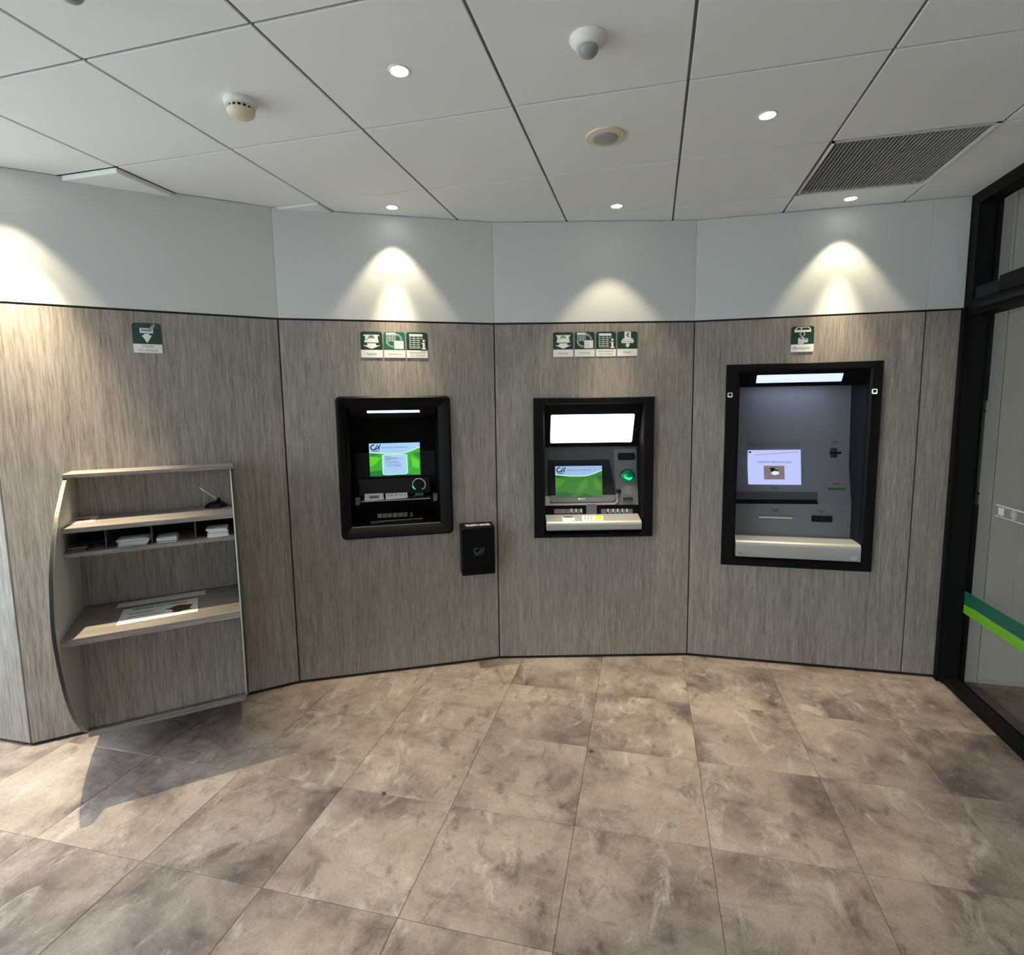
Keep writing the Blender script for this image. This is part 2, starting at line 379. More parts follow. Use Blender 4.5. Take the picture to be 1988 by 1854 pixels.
# return wall left of the desk wall, façade and the walls behind the camera
PLr = Panel(Vector((-3.80, 1.775)), P_Z + Vector((-.004, 0)))
wall('wall_return', PLr, 'wood-grain laminate return wall bathed in daylight', None)
def sbox(name, m, label, cat, *a, kind='structure'):
    return tag(MB().box(*a).build(name, m), label, cat, kind=kind)
sbox('wall_back', 'plaster', 'plain off-white wall opposite the cash machines', 'wall', -3.80, 1.70, -3.62, -3.5, 0, HC)
for nm, xs, lb in (('added_window', (1.70, 3.0, 4.33), 'black-framed glazing added to light the room beyond the glass door'),):  # unseen glazing added to bring daylight into the room beyond
    wk = tag(MB().box(xs[0], xs[-1] + .07, -3.60, -3.52, 0, .12).build(nm, 'frame_black'), lb, 'window', kind='structure')
    for x in xs: MB().box(x, x + .07, -3.60, -3.52, .12, 2.58).build('mullion', 'frame_black', wk)
    MB().box(xs[0], xs[-1] + .07, -3.60, -3.52, 2.58, HC).build('rail', 'frame_black', wk)
    for x, x2 in zip(xs, xs[1:]): MB().box(x + .07, x2, -3.563, -3.557, .12, 2.58).build('pane', 'window_glass', wk)
sbox('wall_facade', 'plaster', 'low off-white wall under the big shop window', 'wall', -3.80, -3.70, -3.5, 1.77, 0, .12)
wf = tag(MB().box(-3.78, -3.72, -3.5, -3.42, .12, HC).build('window_1', 'frame_black'), 'large black-framed shop window letting in daylight', 'window', kind='structure')
for y in (-2.2, -.9, .4, 1.70): MB().box(-3.78, -3.72, y, y + .07, .12, HC).build('mullion', 'frame_black', wf)
for z in (.12, 2.58): MB().box(-3.78, -3.72, -3.5, 1.77, z, z + .07).build('rail', 'frame_black', wf)
for y in (-3.42, -2.13, -.83, .47): MB().box(-3.753, -3.747, y, y + 1.23, .19, 2.58).build('pane', 'window_glass', wf)
gr_ = sbox('ground', 'paving', 'pale grey paving outside the windows', 'ground', -30, -3.96, -25, 20, -.3, -.06); MB().box(-3.96, 12, -25, -3.72, -.3, -.06).build('paving', 'paving', gr_)
# room beyond the glass door
wr = MB().box(1.712, 1.8085, 3.455, 3.50, 0, HC).build('wall_beyond', 'plaster'); tag(wr, 'pale wall of the room seen through the glass door', 'wall', kind='structure')
MB().box(1.8115, 4.4, 3.455, 3.50, 0, HC).build('wall_sheet', 'plaster', wr); MB().box(1.80, 1.82, 3.462, 3.50, 0, HC).build('joint', 'black_gap', wr)
sbox('wall_end', 'plaster', 'end wall of the room beyond the glass door', 'wall', 4.3, 4.4, -3.5, 3.455, 0, HC)
# ---- black framed glass door / partition
d = MB().box(1.617, 1.706, 3.405, 3.50, 0, HC).build('door_1', 'frame_black'); tag(d, 'black-framed glass door with green stripes beside the coin machine', 'door', kind='structure')
MB().box(1.600, 1.617, 3.428, 3.466, 0, ZB).build('cover_strip', 'frame_black', d)
MB().box(1.617, 1.706, -3.5, 3.405, HC - .058, HC).build('top_rail', 'frame_black', d)
MB().box(1.622, 1.706, -3.5, 3.405, 0, .035).build('bottom_rail', 'frame_black', d, bevel=.004)
MB().box(1.617, 1.706, -3.5, 3.405, 2.034, 2.115).build('transom', 'frame_black', d)
tr = MB().box(1.598, 1.617, 1.9, 3.34, 2.060, 2.082).build('slide_rail', 'charcoal', d); MB().lathe([(.004, 0), (.004, .004)], (1.606, 3.340, 2.071), 10, 'y').build('screw', 'chrome', tr)
MB().box(1.625, 1.665, 3.150, 3.400, 2.115, 2.178).build('closer_arm_cover', 'charcoal', d, bevel=.004)
MB().box(1.600, 1.675, 2.3, 3.150, 2.105, 2.185).build('door_closer', 'black', d, bevel=.005)
MB().box(1.617, 1.706, 1.75, 1.84, 0, HC).build('post', 'frame_black', d)
MB().box(1.617, 1.706, -.2, -.11, 0, HC).build('post', 'frame_black', d)
MB().box(1.694, 1.700, 1.84, 3.405, .035, 2.034).build('pane', 'glass', d)
MB().box(1.694, 1.700, 1.84, 3.405, 2.115, HC - .058).build('pane', 'glass', d)
for y0, y1 in ((-.11, 1.75), (-3.5, -.2)):
    MB().box(1.694, 1.700, y0, y1, .035, 2.034).build('pane', 'glass', d); MB().box(1.694, 1.700, y0, y1, 2.115, HC - .058).build('pane', 'glass', d)
MB().box(1.706, 1.735, 3.425, 3.454, .0, 1.03).build('door_seal', 'charcoal', d); MB().box(1.706, 1.735, 3.425, 3.454, 1.59, HC).build('door_seal', 'charcoal', d)
k = MB().box(1.706, 1.729, 3.425, 3.454, 1.095, 1.59).build('strike_plate', 'grey_mid', d); MB().box(1.706, 1.731, 3.42, 3.454, 1.085, 1.095).build('strike_edge', 'black', k)
MB().box(1.706, 1.731, 3.42, 3.454, 1.532, 1.540).build('strike_edge', 'black', k)
MB().box(1.706, 1.730, 3.425, 3.454, 1.03, 1.085).build('lock_plate', 'grey_mid', d)
MB().box(1.6925, 1.6937, 1.84, 3.405, .478, .548).build('dark_green_stripe', 'stripe_dark', d)
MB().box(1.6925, 1.6937, 1.84, 3.405, .423, .472).build('light_green_stripe', 'stripe_light', d)
fb_ = MB().box(1.6929, 1.6937, 1.84, 3.20, 1.066, 1.072).box(1.6929, 1.6937, 1.84, 3.20, 1.012, 1.016)
fb_.build('etched_band', 'frost', d)
em = MB()
for k in range(5):
    y = 3.155 - k * .20
    em.box(1.6929, 1.6937, y - .022, y + .022, 1.022, 1.060)
    cy_ = y - .10
    def fm(a, b_, cy_=cy_): return (1.6926, cy_ - a, 1.041 + b_)
    stroke(em, arc(0, 0, .019, .019, 0, 360, 20)[:-1], .004, fm, True)
    stroke(em, arc(0, 0, .008, .009, 20, 330, 12), .005, fm); stroke(em, [(-.008, 0), (.008, 0)], .003, fm)
em.build('etched_mark', 'frost', d)
# ================================================================== CEILING FITTINGS
def downlight(x, y, label, group='recessed ceiling spotlights', power=1.0, beam=41, bpow=1.0):
    e = empty('ceiling_spotlight', (x, y, HC)); tag(e, label, 'spotlight', group)
    MB().lathe([(.028, .0), (.029, -.003), (.034, -.0025), (.036, 0)], (0, 0, 0), 28, cap=False).build('trim_ring', 'white_plastic', e, smooth=True)
    MB().lathe([(.0285, -.0012), (.0285, .0005)], (0, 0, 0), 28).build('lens', 'lamp_white', e)
    for nm, wt, ang, bl in (('downlight_beam', BEAM_W * bpow, beam, 1.0), ('downlight_spill', HALO_W, 76, .40)):
        ld = bpy.data.lights.new(nm, 'SPOT'); ld.energy = wt * power; ld.color = SPOT_COL; ld.spot_size = math.radians(ang); ld.spot_blend = bl; ld.shadow_soft_size = .012
        lo = bpy.data.objects.new(nm, ld); COL.objects.link(lo); lo.parent = e; lo.location = (0, 0, -.006)
    return e
q = PL1.pt(.11, .175); downlight(q.x, q.y, 'small round recessed spotlight above the writing desk', power=1.1, beam=56, bpow=1.9)
downlight(-1.363, 2.782, 'small round recessed spotlight above the rounded cash machine')
downlight(-.200, 3.100, 'small round recessed spotlight above the machine with the lit white panel')
downlight(1.000, 3.333, 'small round recessed spotlight beside the air grille')
downlight(-.797, 1.713, 'round recessed spotlight between the smoke detector and the domed motion sensor', power=.8)
downlight(.402, 2.318, 'round recessed spotlight one tile from the flush round sensor', power=.8)
for x, y in ((.402, .518), (-.797, .513), (-.797, -.70), (.402, -.70), (-2.0, .0), (-2.0, -1.9), (.402, -1.9)):  # unseen downlights added behind the camera as fill
    downlight(x, y, 'small round fill spotlight added in the ceiling behind the visible row', 'fill spotlights added further back in the lobby', power=.4)
def pir(x, y, label):
    e = empty('motion_sensor', (x, y, HC)); tag(e, label, 'sensor', 'domed motion sensors')
    MB().lathe([(.055, 0), (.056, -.003), (.053, -.008), (.043, -.019), (.038, -.024), (.034, -.026)], (0, 0, 0), 32).build('housing', 'white_plastic', e, smooth=True)
    MB().lathe([(.030, -.024), (.030, -.030), (.027, -.039), (.021, -.046), (.012, -.050), (.003, -.051)], (0, 0, 0), 28).build('lens', 'lens_grey', e, smooth=True)
pir(-.197, 1.719, 'white domed motion sensor with grey lens in a plain tile'); pir(-1.420, 1.162, 'domed motion sensor near the smoke detector tile')
e = empty('smoke_detector', (-1.405, 1.725, HC)); tag(e, 'white and cream smoke detector with dark vents', 'detector')
MB().lathe([(.058, 0), (.060, -.006), (.056, -.026), (.050, -.030)], (0, 0, 0), 32).build('base', 'white_plastic', e, smooth=True)
vm = MB().lathe([(.044, -.028), (.044, -.044)], (0, 0, 0), 32); vm.build('vent_gap', 'black', e)
fm_ = MB()
for k in range(16):
    a = 2 * math.pi * k / 16; c, s = math.cos(a), math.sin(a)
    fm_.add([(c * .040 - s * .0035, s * .040 + c * .0035, z) for z in (-.028, -.046)] + [(c * .049 - s * .0035, s * .049 + c * .0035, z) for z in (-.028, -.046)] + [(c * .040 + s * .0035, s * .040 - c * .0035, z) for z in (-.028, -.046)] + [(c * .049 + s * .0035, s * .049 - c * .0035, z) for z in (-.028, -.046)],
            [(0, 1, 3, 2), (4, 6, 7, 5), (2, 3, 7, 6), (0, 4, 5, 1), (0, 2, 6, 4), (1, 5, 7, 3)])
fm_.build('vent_rib', 'cream_plastic', e)
MB().lathe([(.050, -.042), (.051, -.047), (.046, -.058), (.036, -.066), (.015, -.070), (.002, -.071)], (0, 0, 0), 32).build('cap', 'cream_plastic', e, smooth=True)
e_ = e; e_.scale = (.9, .9, .78)
e = empty('flush_sensor', (-.195, 2.317, HC)); tag(e, 'flat round cream sensor flush with the ceiling tile', 'sensor')
MB().lathe([(.078, 0), (.077, -.006), (.052, -.010), (.050, -.008)], (0, 0, 0), 36).build('plate', 'cream_plastic', e, smooth=True)
MB().lathe([(.048, -.008), (.046, -.012), (.030, -.015), (.004, -.016)], (0, 0, 0), 32).build('lens', 'lens_grey', e, smooth=True)
# air grille in its tile bay
e = empty('air_grille', (GX + 4.5 * T6, GY + 2.5 * T6, HC)); tag(e, 'grey louvred air grille filling one ceiling bay', 'grille')
h = .2945
MB().box(-h, -h + .012, -h, h, -.002, .02).build('frame_side', 'aluminium', e); MB().box(h - .014, h, -h, h, -.006, .02).build('frame_side', 'white_plastic', e)
MB().box(-h, h, -h, -h + .010, -.002, .02).build('frame_side', 'vent_grey', e); MB().box(-h, h, h - .012, h, -.002, .02).build('frame_side', 'vent_grey', e)
MB().box(-h, h, -h, h, .030, .034).build('backing', 'vent_back', e)
sl = MB(); sl.prism([(-.0045, 0), (-.0025, 0), (.0045, .022), (.0025, .022)], -h + .010, h - .012, 'y')
ns = 36; s0 = sl.build('slat', 'vent_grey', e)
for k in range(ns):
    o = s0 if k == 0 else s0.copy()
    if k: COL.objects.link(o)
    o.location = (-h + .018 + (2 * h - .036) * k / (ns - 1), 0, 0)
# ================================================================== WALL SIGNS
SW, SH = .119, .1435
def sign(pl, px0, py0, lines, icon, label, green='sign_green', uz=None):
    u0, z1 = uz if uz else pl.px(px0, py0); z0 = z1 - SH
    p = pl.pt(u0 + SW / 2, 0, z0); e = empty('wall_sign', p, pl.ang); tag(e, label, 'sign', 'pictogram signs on the wood panels')
    # local: x -SW/2..SW/2, z 0..SH, y<0 toward room
    t = .003; split = .295 * SH; r = .013
    top = [(-SW / 2, split), (SW / 2, split)] + [(SW / 2 - r + r * math.cos(math.radians(a)), SH - r + r * math.sin(math.radians(a))) for a in (0, 30, 60, 90)] + [(-SW / 2 + r + r * math.cos(math.radians(a)), SH - r + r * math.sin(math.radians(a))) for a in (90, 120, 150, 180)]
    MB().prism(top, 0, -t, 'y').build('green_plate', green, e)
    MB().prism([(-SW / 2, 0), (SW / 2, 0), (SW / 2, split), (-SW / 2, split)], 0, -t, 'y').build('caption_plate', 'sign_white', e)
    fm = lambda x, y: (x * SW, -t - .0006, y * SH)
    fk = lambda x, y: (x * SW, -t - .0012, y * SH)
    w, k = MB(), MB()
    icon(w, k, fm, fk)
    w.build('pictogram', 'sign_white', e)
    if k.v: tag(k.build('pictogram_detail', green, e), kind='stuff')
    tx = MB(); n = len(lines)
    for i, (s_, wd2) in enumerate(lines):
        yc = split / SH * (.5 if n == 1 else (.73, .27)[i])
        put_text(tx, s_, wd2 * SW, lambda x, y, yc=yc: (x, -t - .0006, y + yc * SH), bold=.01)
    tx.build('lettering', 'sign_grey', e)
    return e
def arrow(w, fm, x, top, shw, hw, ytop, ymid, ytip):
    poly(w, [(x - shw, ytop), (x + shw, ytop), (x + shw, ymid), (x + hw, ymid), (x, ytip), (x - hw, ymid), (x - shw, ymid)], fm)
def ic_cheque(w, k, fm, fk):
    poly(w, [(-.24, .83), (.22, .83), (.22, .66), (-.24, .66)], fm); arrow(w, fm, -.01, 0, .09, .18, .64, .59, .33)
    poly(w, [(.12, .84), (.22, .97), (.30, .94), (.20, .80)], fm); poly(k, [(.155, .86), (.23, .95), (.265, .935), (.19, .845)], fk)
    stroke(k, [(-.19, .79), (.10, .79)], .015, fk); stroke(k, [(-.19, .745), (.17, .745)], .03, fk); stroke(k, [(.08, .80), (.20, .80)], .03, fk)
def ic_retrait(w, k, fm, fk):
    poly(w, [(-.36, .88), (.36, .88), (.36, .83), (.28, .83), (.33, .58), (-.33, .58), (-.28, .83), (-.36, .83)], fm); arrow(w, fm, 0, 0, .20, .40, .55, .47, .33)
    stroke(k, arc(0, .74, .14, .10, 0, 180, 12), .03, fk); stroke(k, arc(0, .74, .07, .05, 0, 180, 10), .03, fk); stroke(k, [(-.3, .70), (-.17, .70)], .012, fk); stroke(k, [(.3, .70), (.17, .70)], .012, fk)
def ic_virement(w, k, fm, fk):
    poly(w, [(-.38, .97), (.05, .97), (.05, .89), (-.38, .89)], fm)
    for y in (.85, .80, .75, .70, .65): stroke(w, [(-.36, y), (.04, y)], .012, fm)
    for x in (-.36, -.22, -.08, .04): stroke(w, [(x, .88), (x, .62)], .012, fm)
    stroke(w, arc(.02, .70, .30, .20, 0, 80, 10), .07, fm); stroke(w, arc(-.05, .62, .30, .21, 180, 265, 10), .07, fm)
    stroke(k, arc(.02, .70, .30, .20, 5, 76, 10), .035, fk); stroke(k, arc(-.05, .62, .30, .21, 184, 262, 10), .035, fk)
    poly(w, [(-.02, .66), (.42, .66), (.42, .34), (-.02, .34)], fm); stroke(k, [(.20, .64), (.20, .36)], .01, fk)
    for y in (.58, .50, .42): stroke(k, [(.0, y), (.18, y)], .008, fk)
def ic_info(w, k, fm, fk):
    poly(w, [(-.36, .93), (.26, .93), (.28, .86), (-.36, .86)], fm)
    for y in (.84, .76, .68, .60, .52, .44, .38): stroke(w, [(-.34, y), (.24, y)], .016, fm)
    for x in (-.34, -.14, .06, .24): stroke(w, [(x, .85), (x, .38)], .016, fm)
    poly(k, [(.16, .72), (.46, .72), (.46, .30), (.16, .30)], fk)
    f2 = lambda x, y: (x * SW, -.0048, y * SH)
    poly(w, arc(.32, .67, .055, .05, 0, 360, 14)[:-1], f2)
    poly(w, [(.22, .59), (.37, .59), (.37, .38), (.43, .38), (.43, .34), (.22, .34), (.22, .38), (.27, .38), (.27, .55), (.22, .55)], f2)
def ic_depot(w, k, fm, fk):
    poly(w, [(-.15, .99), (.17, .99), (.17, .72), (-.15, .72)], fm); poly(w, [(-.24, .72), (.27, .72), (.27, .66), (-.24, .66)], fm)
    poly(w, [(-.30, .65), (.33, .65), (.30, .53), (-.30, .53)], fm); arrow(w, fm, .01, 0, .08, .12, .52, .45, .34)
    put_text(k, '€', .18, lambda x, y: fk(.02 + x / 1, .86 + y * .8), bold=.02); stroke(k, [(-.26, .59), (.28, .59)], .012, fk)
def ic_coins(w, k, fm, fk):
    poly(w, [(-.25, .97), (.27, .97), (.36, .86), (.36, .77), (-.37, .77), (-.37, .85)], fm); poly(k, [(-.22, .945), (.24, .945), (.32, .86), (-.30, .86)], fk)
    stroke(w, [(-.08, .95), (-.05, .87)], .05, lambda x, y: (x * SW, -.0048, y * SH))
    stroke(w, [(-.08, .77), (-.08, .73), (-.13, .70), (0, .56), (.11, .70), (.06, .73), (.06, .77)], .03, fm)
    for cx, y0, y1, r in ((-.06, .33, .52, .13), (.14, .38, .49, .10)):
        poly(w, [(cx - r, y0), (cx + r, y0), (cx + r, y1), (cx - r, y1)], fm); poly(w, arc(cx, y1, r, .04, 0, 180, 10), fm); poly(w, arc(cx, y0, r, .03, 180, 360, 10), fm)
        poly(k, arc(cx, y1, r * .72, .022, 0, 360, 14)[:-1], fk)
        for q_ in range(1, 4): stroke(k, arc(cx, y1 - .05 * q_, r * .85, .03, 200, 340, 8), .012, fk)
sign(PL1, 0, 0, [('Dépôt', .40), ('de chèque', .68)], ic_cheque, 'green cheque-deposit pictogram sign above the writing desk', uz=(.547, 2.022))
R_, V_, I_, D_ = [('Retrait', .46)], [('Virement', .60)], [('Information', .78), ('sur compte', .70)], [('Dépôt', .40)]
sign(PL2, 0, 0, R_, ic_retrait, 'dark green withdrawal pictogram sign above the rounded cash machine', uz=(.427, 2.022))
sign(PL2, 0, 0, V_, ic_virement, 'green transfer pictogram sign lightened by painted glare above the rounded cash machine', 'sign_green_glare', uz=(.5535, 2.022))
sign(PL2, 0, 0, I_, ic_info, 'dark green account-information pictogram sign above the rounded cash machine', uz=(.680, 2.022))
sign(PL3, 0, 0, R_, ic_retrait, 'dark green withdrawal pictogram sign above the machine with the lit white panel', uz=(.351, 2.027))
sign(PL3, 0, 0, V_, ic_virement, 'dark green transfer pictogram sign above the machine with the lit white panel', uz=(.479, 2.027))
sign(PL3, 0, 0, I_, ic_info, 'dark green account-information pictogram sign above the machine with the lit white panel', uz=(.606, 2.027))
sign(PL3, 0, 0, D_, ic_depot, 'dark green banknote-deposit pictogram sign, last in its row of four', uz=(.734, 2.027))
sign(PL4, 0, 0, [('Monnayeur', .76)], ic_coins, 'dark green coin-exchange pictogram sign above the tall coin machine', uz=(.531, 2.026))
# ================================================================== CASH MACHINES (panel coordinates u, w, z)
class Unit:
    def __init__(s, name, pl, u0, u1, z0, label, cat, group=None):
        s.pl = pl; s.off = ((u0 + u1) / 2, 0, z0); s.e = empty(name, pl.pt(s.off[0], 0, z0), pl.ang); tag(s.e, label, cat, group)
    def b(s, mb, name, m, parent=None, **k):
        o = mb.build(name, m, parent or s.e, off=s.off, **k); return o
    def plate(s, pts, fw, t, name, m, parent=None, back=.002, **k):
        """pts: (u,z) polygon on the surface w=fw(z); t proud of it"""
        f = [(u, -(fw(z) + t), z) for u, z in pts]; bk = [(u, -(fw(z) - back), z) for u, z in pts]
        return s.b(MB().loft([bk, f], True, True), name, m, parent, **k)
    def pp(s, pxs, fw, t, name, m, parent=None, **k):
        return s.plate([s.pl.pxs(x, y, fw) for x, y in pxs], fw, t, name, m, parent, **k)
    def pr(s, x0, y0, x1, y1, fw):       # pixel box -> u0,u1,z0,z1 on the surface
        a = s.pl.pxs(x0, (y0 + y1) / 2, fw); b = s.pl.pxs(x1, (y0 + y1) / 2, fw); c = s.pl.pxs((x0 + x1) / 2, y0, fw); d_ = s.pl.pxs((x0 + x1) / 2, y1, fw)
        return a[0], b[0], d_[1], c[1]
    def rr(s, x0, y0, x1, y1, r, fw, t, name, m, parent=None, **k):
        u0, u1, z0, z1 = s.pr(x0, y0, x1, y1, fw); return s.plate(rrect(u0, u1, z0, z1, r), fw, t, name, m, parent, **k)
    def map(s, uc, zc, fw, t):
        o = s.off
        return lambda x, y: (uc + x, -(fw(zc + y) + t), zc + y)
def logo_ca(mb, s, fm, heavy=.10):      # unit box about 1 wide: bank monogram
    c = arc(-.22, .05, .27, .25, 70, 290, 16); c = [(x + .12 * (y), y) for x, y in c]; stroke(mb, [(x * s, y * s) for x, y in c] + [(.02 * s, -.16 * s)], heavy * s, fm)
    stroke(mb, [(-.06 * s, -.18 * s), (.22 * s, .30 * s), (.38 * s, -.20 * s)], heavy * s, fm)
    stroke(mb, [(.02 * s, -.16 * s), (.30 * s, -.02 * s), (.48 * s, .20 * s)], heavy * .8 * s, fm)
    stroke(mb, arc(.42 * s, .26 * s, .06 * s, .07 * s, 140, -60, 6), heavy * .6 * s, fm)
    stroke(mb, [(-.42 * s, -.36 * s), (.36 * s, -.34 * s)], heavy * .6 * s, fm)
def const(c): return lambda z: c
def lin(pts):       # piecewise-linear w(z), pts sorted by descending z
    def f(z):
        if z >= pts[0][0]: return pts[0][1]
        for (a, wa), (b, wb) in zip(pts, pts[1:]):
            if z >= b: return wa + (wb - wa) * (a - z) / (a - b)
        return pts[-1][1]
    return f
def screen_bank(U, quad, fw, t, pre, dialog):
    """quad pixels tl,tr,br,bl of a lit bank screen"""
    pts = [U.pl.pxs(x, y, fw) for x, y in quad]
    u0 = (pts[0][0] + pts[3][0]) / 2; u1 = (pts[1][0] + pts[2][0]) / 2; z1 = (pts[0][1] + pts[1][1]) / 2; z0 = (pts[2][1] + pts[3][1]) / 2
    W2, H2 = u1 - u0, z1 - z0; s = U.plate([(u0, z0), (u1, z0), (u1, z1), (u0, z1)], fw, t, 'screen', pre + '_green')
    M = lambda e: (lambda x, y: (u0 + x * W2, -(fw(z0 + y * H2) + t + e), z0 + y * H2))
    curve = [(x / 16, .735 - .06 * math.sin(min(1, x / 16 * 1.05) * math.pi * .95) * 1.0 + max(0, x / 16 - .62) ** 1.6 * .62) for x in range(17)]
    mb = MB(); poly(mb, [(0, 1), (0, .74)] + curve[1:] + [(1, 1)], M(.0006)); U.b(mb, 'banner', pre + '_sky', s)
    mb = MB(); stroke(mb, curve, .03, M(.0009)); U.b(mb, 'banner_edge', 'scr_mint', s)
    # leaf shapes in lighter and darker green
    for pg in ([(.0, .62), (.22, .55), (.12, .38), (0, .28)], [(.44, .12), (.50, .40), (.66, .62), (.70, .40), (.60, .20)], [(.82, .60), (.98, .42), (.97, .18), (.84, .25)]): mb = MB(); poly(mb, pg, M(.0004)); U.b(mb, 'leaf_light', pre + '_green_hi', s)
    for pg in ([(0, .0), (.30, .0), (.40, .10), (.16, .18), (0, .14)], [(.02, .70), (.30, .70), (.12, .64), (.02, .60)], [(.85, .68), (1, .70), (1, .48)], [(.44, .0), (.84, .0), (.64, .12)]): mb = MB(); poly(mb, pg, M(.0005)); U.b(mb, 'leaf_dark', pre + '_green_dk', s)
    mb = MB(); logo_ca(mb, .19, lambda x, y: M(.0012)(.125 + x, .87 + y * W2 / H2), .13); U.b(mb, 'logo', 'scr_ink', s)
    mb = MB(); put_text(mb, 'Bienvenue au Crédit Agricole', .50, lambda x, y: M(.0012)(.505 + x, .865 + y * W2 / H2), .012); U.b(mb, 'lettering', 'scr_text', s)
    if dialog:
        bx = rrect(.25, .74, .03, .655, .04); mb = MB(); poly(mb, bx, M(.0014)); dlg = U.b(mb, 'dialog_box', pre + '_sky', s)
        mb = MB(); stroke(mb, rrect(.255, .735, .04, .645, .04), .022, M(.0018), True); U.b(mb, 'dialog_edge', 'scr_mint', s)
        mb = MB()
        for y, a, b in ((.59, .30, .43), (.545, .30, .54), (.52, .30, .62), (.49, .30, .40), (.44, .30, .57), (.395, .30, .60), (.33, .32, .62), (.29, .33, .37), (.29, .40, .43), (.29, .45, .62)): stroke(mb, [(a, y), (b, y)], .013, M(.0018))
        U.b(mb, 'dialog_lines', 'scr_text', s)
    return s
# ---------------- machine 1: rounded black frame
U1 = Unit('cash_machine', PL2, .274, .920, .840, 'black cash machine with rounded frame and deep dark recess', 'cash machine')
o0 = (.276, .918, .841, 1.661); i0 = (.330, .848, .905, 1.595)
L = lambda r4, r, w: [(u, -w, z) for u, z in rrect(*r4, r)]
ins = lambda r4, k: (r4[0] + k, r4[1] - k, r4[2] + k, r4[3] - k)
U1.b(MB().loft([L(o0, .028, 0.0005), L(o0, .028, .024), L(ins(o0, .010), .026, .034), L(ins(o0, .016), .022, .034), L(i0, .006, -.005), L(i0, .006, -.03)]), 'frame', 'black', smooth=True)
U1.b(MB().loft([L(i0, .006, -.03), L(ins(i0, .008), .006, -.27)], False, True), 'recess', 'black_matte')
cw = const(-.225)
# canopy with light bar
U1.b(MB().prism([(.03, 1.594), (.03, 1.56), (.10, 1.535), (.22, 1.53), (.22, 1.594)], .345, .835, 'x'), 'canopy', 'black_matte')
U1.rr(712.5, 796.8, 814.5, 801.2, .004, const(-.030), .004, 'light_bar', 'bar_white')
U1.pp([(690, 880), (848, 874), (852, 935), (694, 942)], const(-.235), .004, 'screen_surround', 'charcoal')
screen_bank(U1, [(716, 862), (814, 858), (817, 921), (719, 925)], const(-.22), .004, 'scr', True)
# console with reader ring and label plates
a = PL2.px(700, 934, -.20); b = PL2.px(838, 925, -.20)
con = MB(); zt = 1.165; zm = 1.045
con.prism([(.25, zt), (.19, zt - .005), (.165, zm + .02), (.13, zm + .008), (.13, zm - .010), (.25, zm - .018)], .375, .800, 'x'); c1 = U1.b(con, 'console', 'black_gloss')
fcon = lin([(zt - .005, -.19), (zm + .02, -.165), (zm + .008, -.13), (zm - .01, -.128)])
U1.rr(711, 944, 742, 948, .002, const(-.185), .003, 'slot', 'charcoal', c1)
def ring(U, cx, cy, rp, fw, t, name, m, parent=None, wd=.004, solid=False):
    u, z = U.pl.pxs(cx, cy, fw); u2, _ = U.pl.pxs(cx + rp, cy, fw); r = u2 - u
    mb = MB()
    if solid: mb.lathe([(r, 0), (r * .96, -.006), (r * .7, -.013), (r * .1, -.017)], (u, -fw(z) - t, z), 24, 'y')
    else:
        a = [(u + r * math.cos(2 * math.pi * k / 28), z + r * math.sin(2 * math.pi * k / 28)) for k in range(28)]; b2 = [(u + (r - wd) * math.cos(2 * math.pi * k / 28), z + (r - wd) * math.sin(2 * math.pi * k / 28)) for k in range(28)]
        w0 = -fw(z); mb.loft([[(x, w0, y) for x, y in a], [(x, w0 - t, y) for x, y in a], [(x, w0 - t, y) for x, y in b2], [(x, w0, y) for x, y in b2]])
    return U.b(mb, name, m, parent, smooth=solid)
ring(U1, 813, 941, 13, const(-.178), .006, 'card_reader_ring', 'chrome', c1, .003)
uu, zz = PL2.px(813, 941, -.178); rr_ = .036
mb = MB(); fm = lambda x, y: (uu + x, .178 - .007, zz + y); stroke(mb, arc(0, 0, rr_ - .001, rr_ - .001, 190, 320, 16), .004, fm); U1.b(mb, 'reader_light', 'led_green', c1)
U1.rr(807, 957, 822, 963.5, .003, const(-.135), .003, 'card_mouth', 'green_dim', c1)
lp = U1.pp([(708, 959), (744, 957.5), (745.5, 970), (707.5, 973)], const(-.127), .003, 'label_plate', 'sign_white', c1); U1.rr(717, 962, 736, 967.5, .003, const(-.124), .002, 'window', 'key_grey', lp)
lp = U1.pp([(748.5, 958), (790.5, 956), (791.5, 966.5), (749, 970)], const(-.127), .003, 'label_plate', 'paper', c1)
mb = MB()
for k in range(8): stroke(mb, [PL2.px(753 + k * 4.6, 959 - k * .2, -.1238), PL2.px(753 + k * 4.6 + (1.6 if k % 2 else 0), 963.5 - k * .2, -.1238)], .006, lambda x, y: (x, .1235, y))
U1.b(mb, 'label_print', 'print_grey', lp)
# aluminium lip, side nubs
U1.b(MB().box(.385, .795, .120, .128, 1.032, 1.038), 'lip', 'silver', c1)
U1.pp([(690.5, 965), (699, 965), (699, 979), (690.5, 980)], const(-.14), .02, 'side_clip', 'grey_plastic'); U1.pp([(840.5, 957), (848, 957), (848, 971), (841, 972)], const(-.14), .02, 'side_clip', 'grey_plastic')
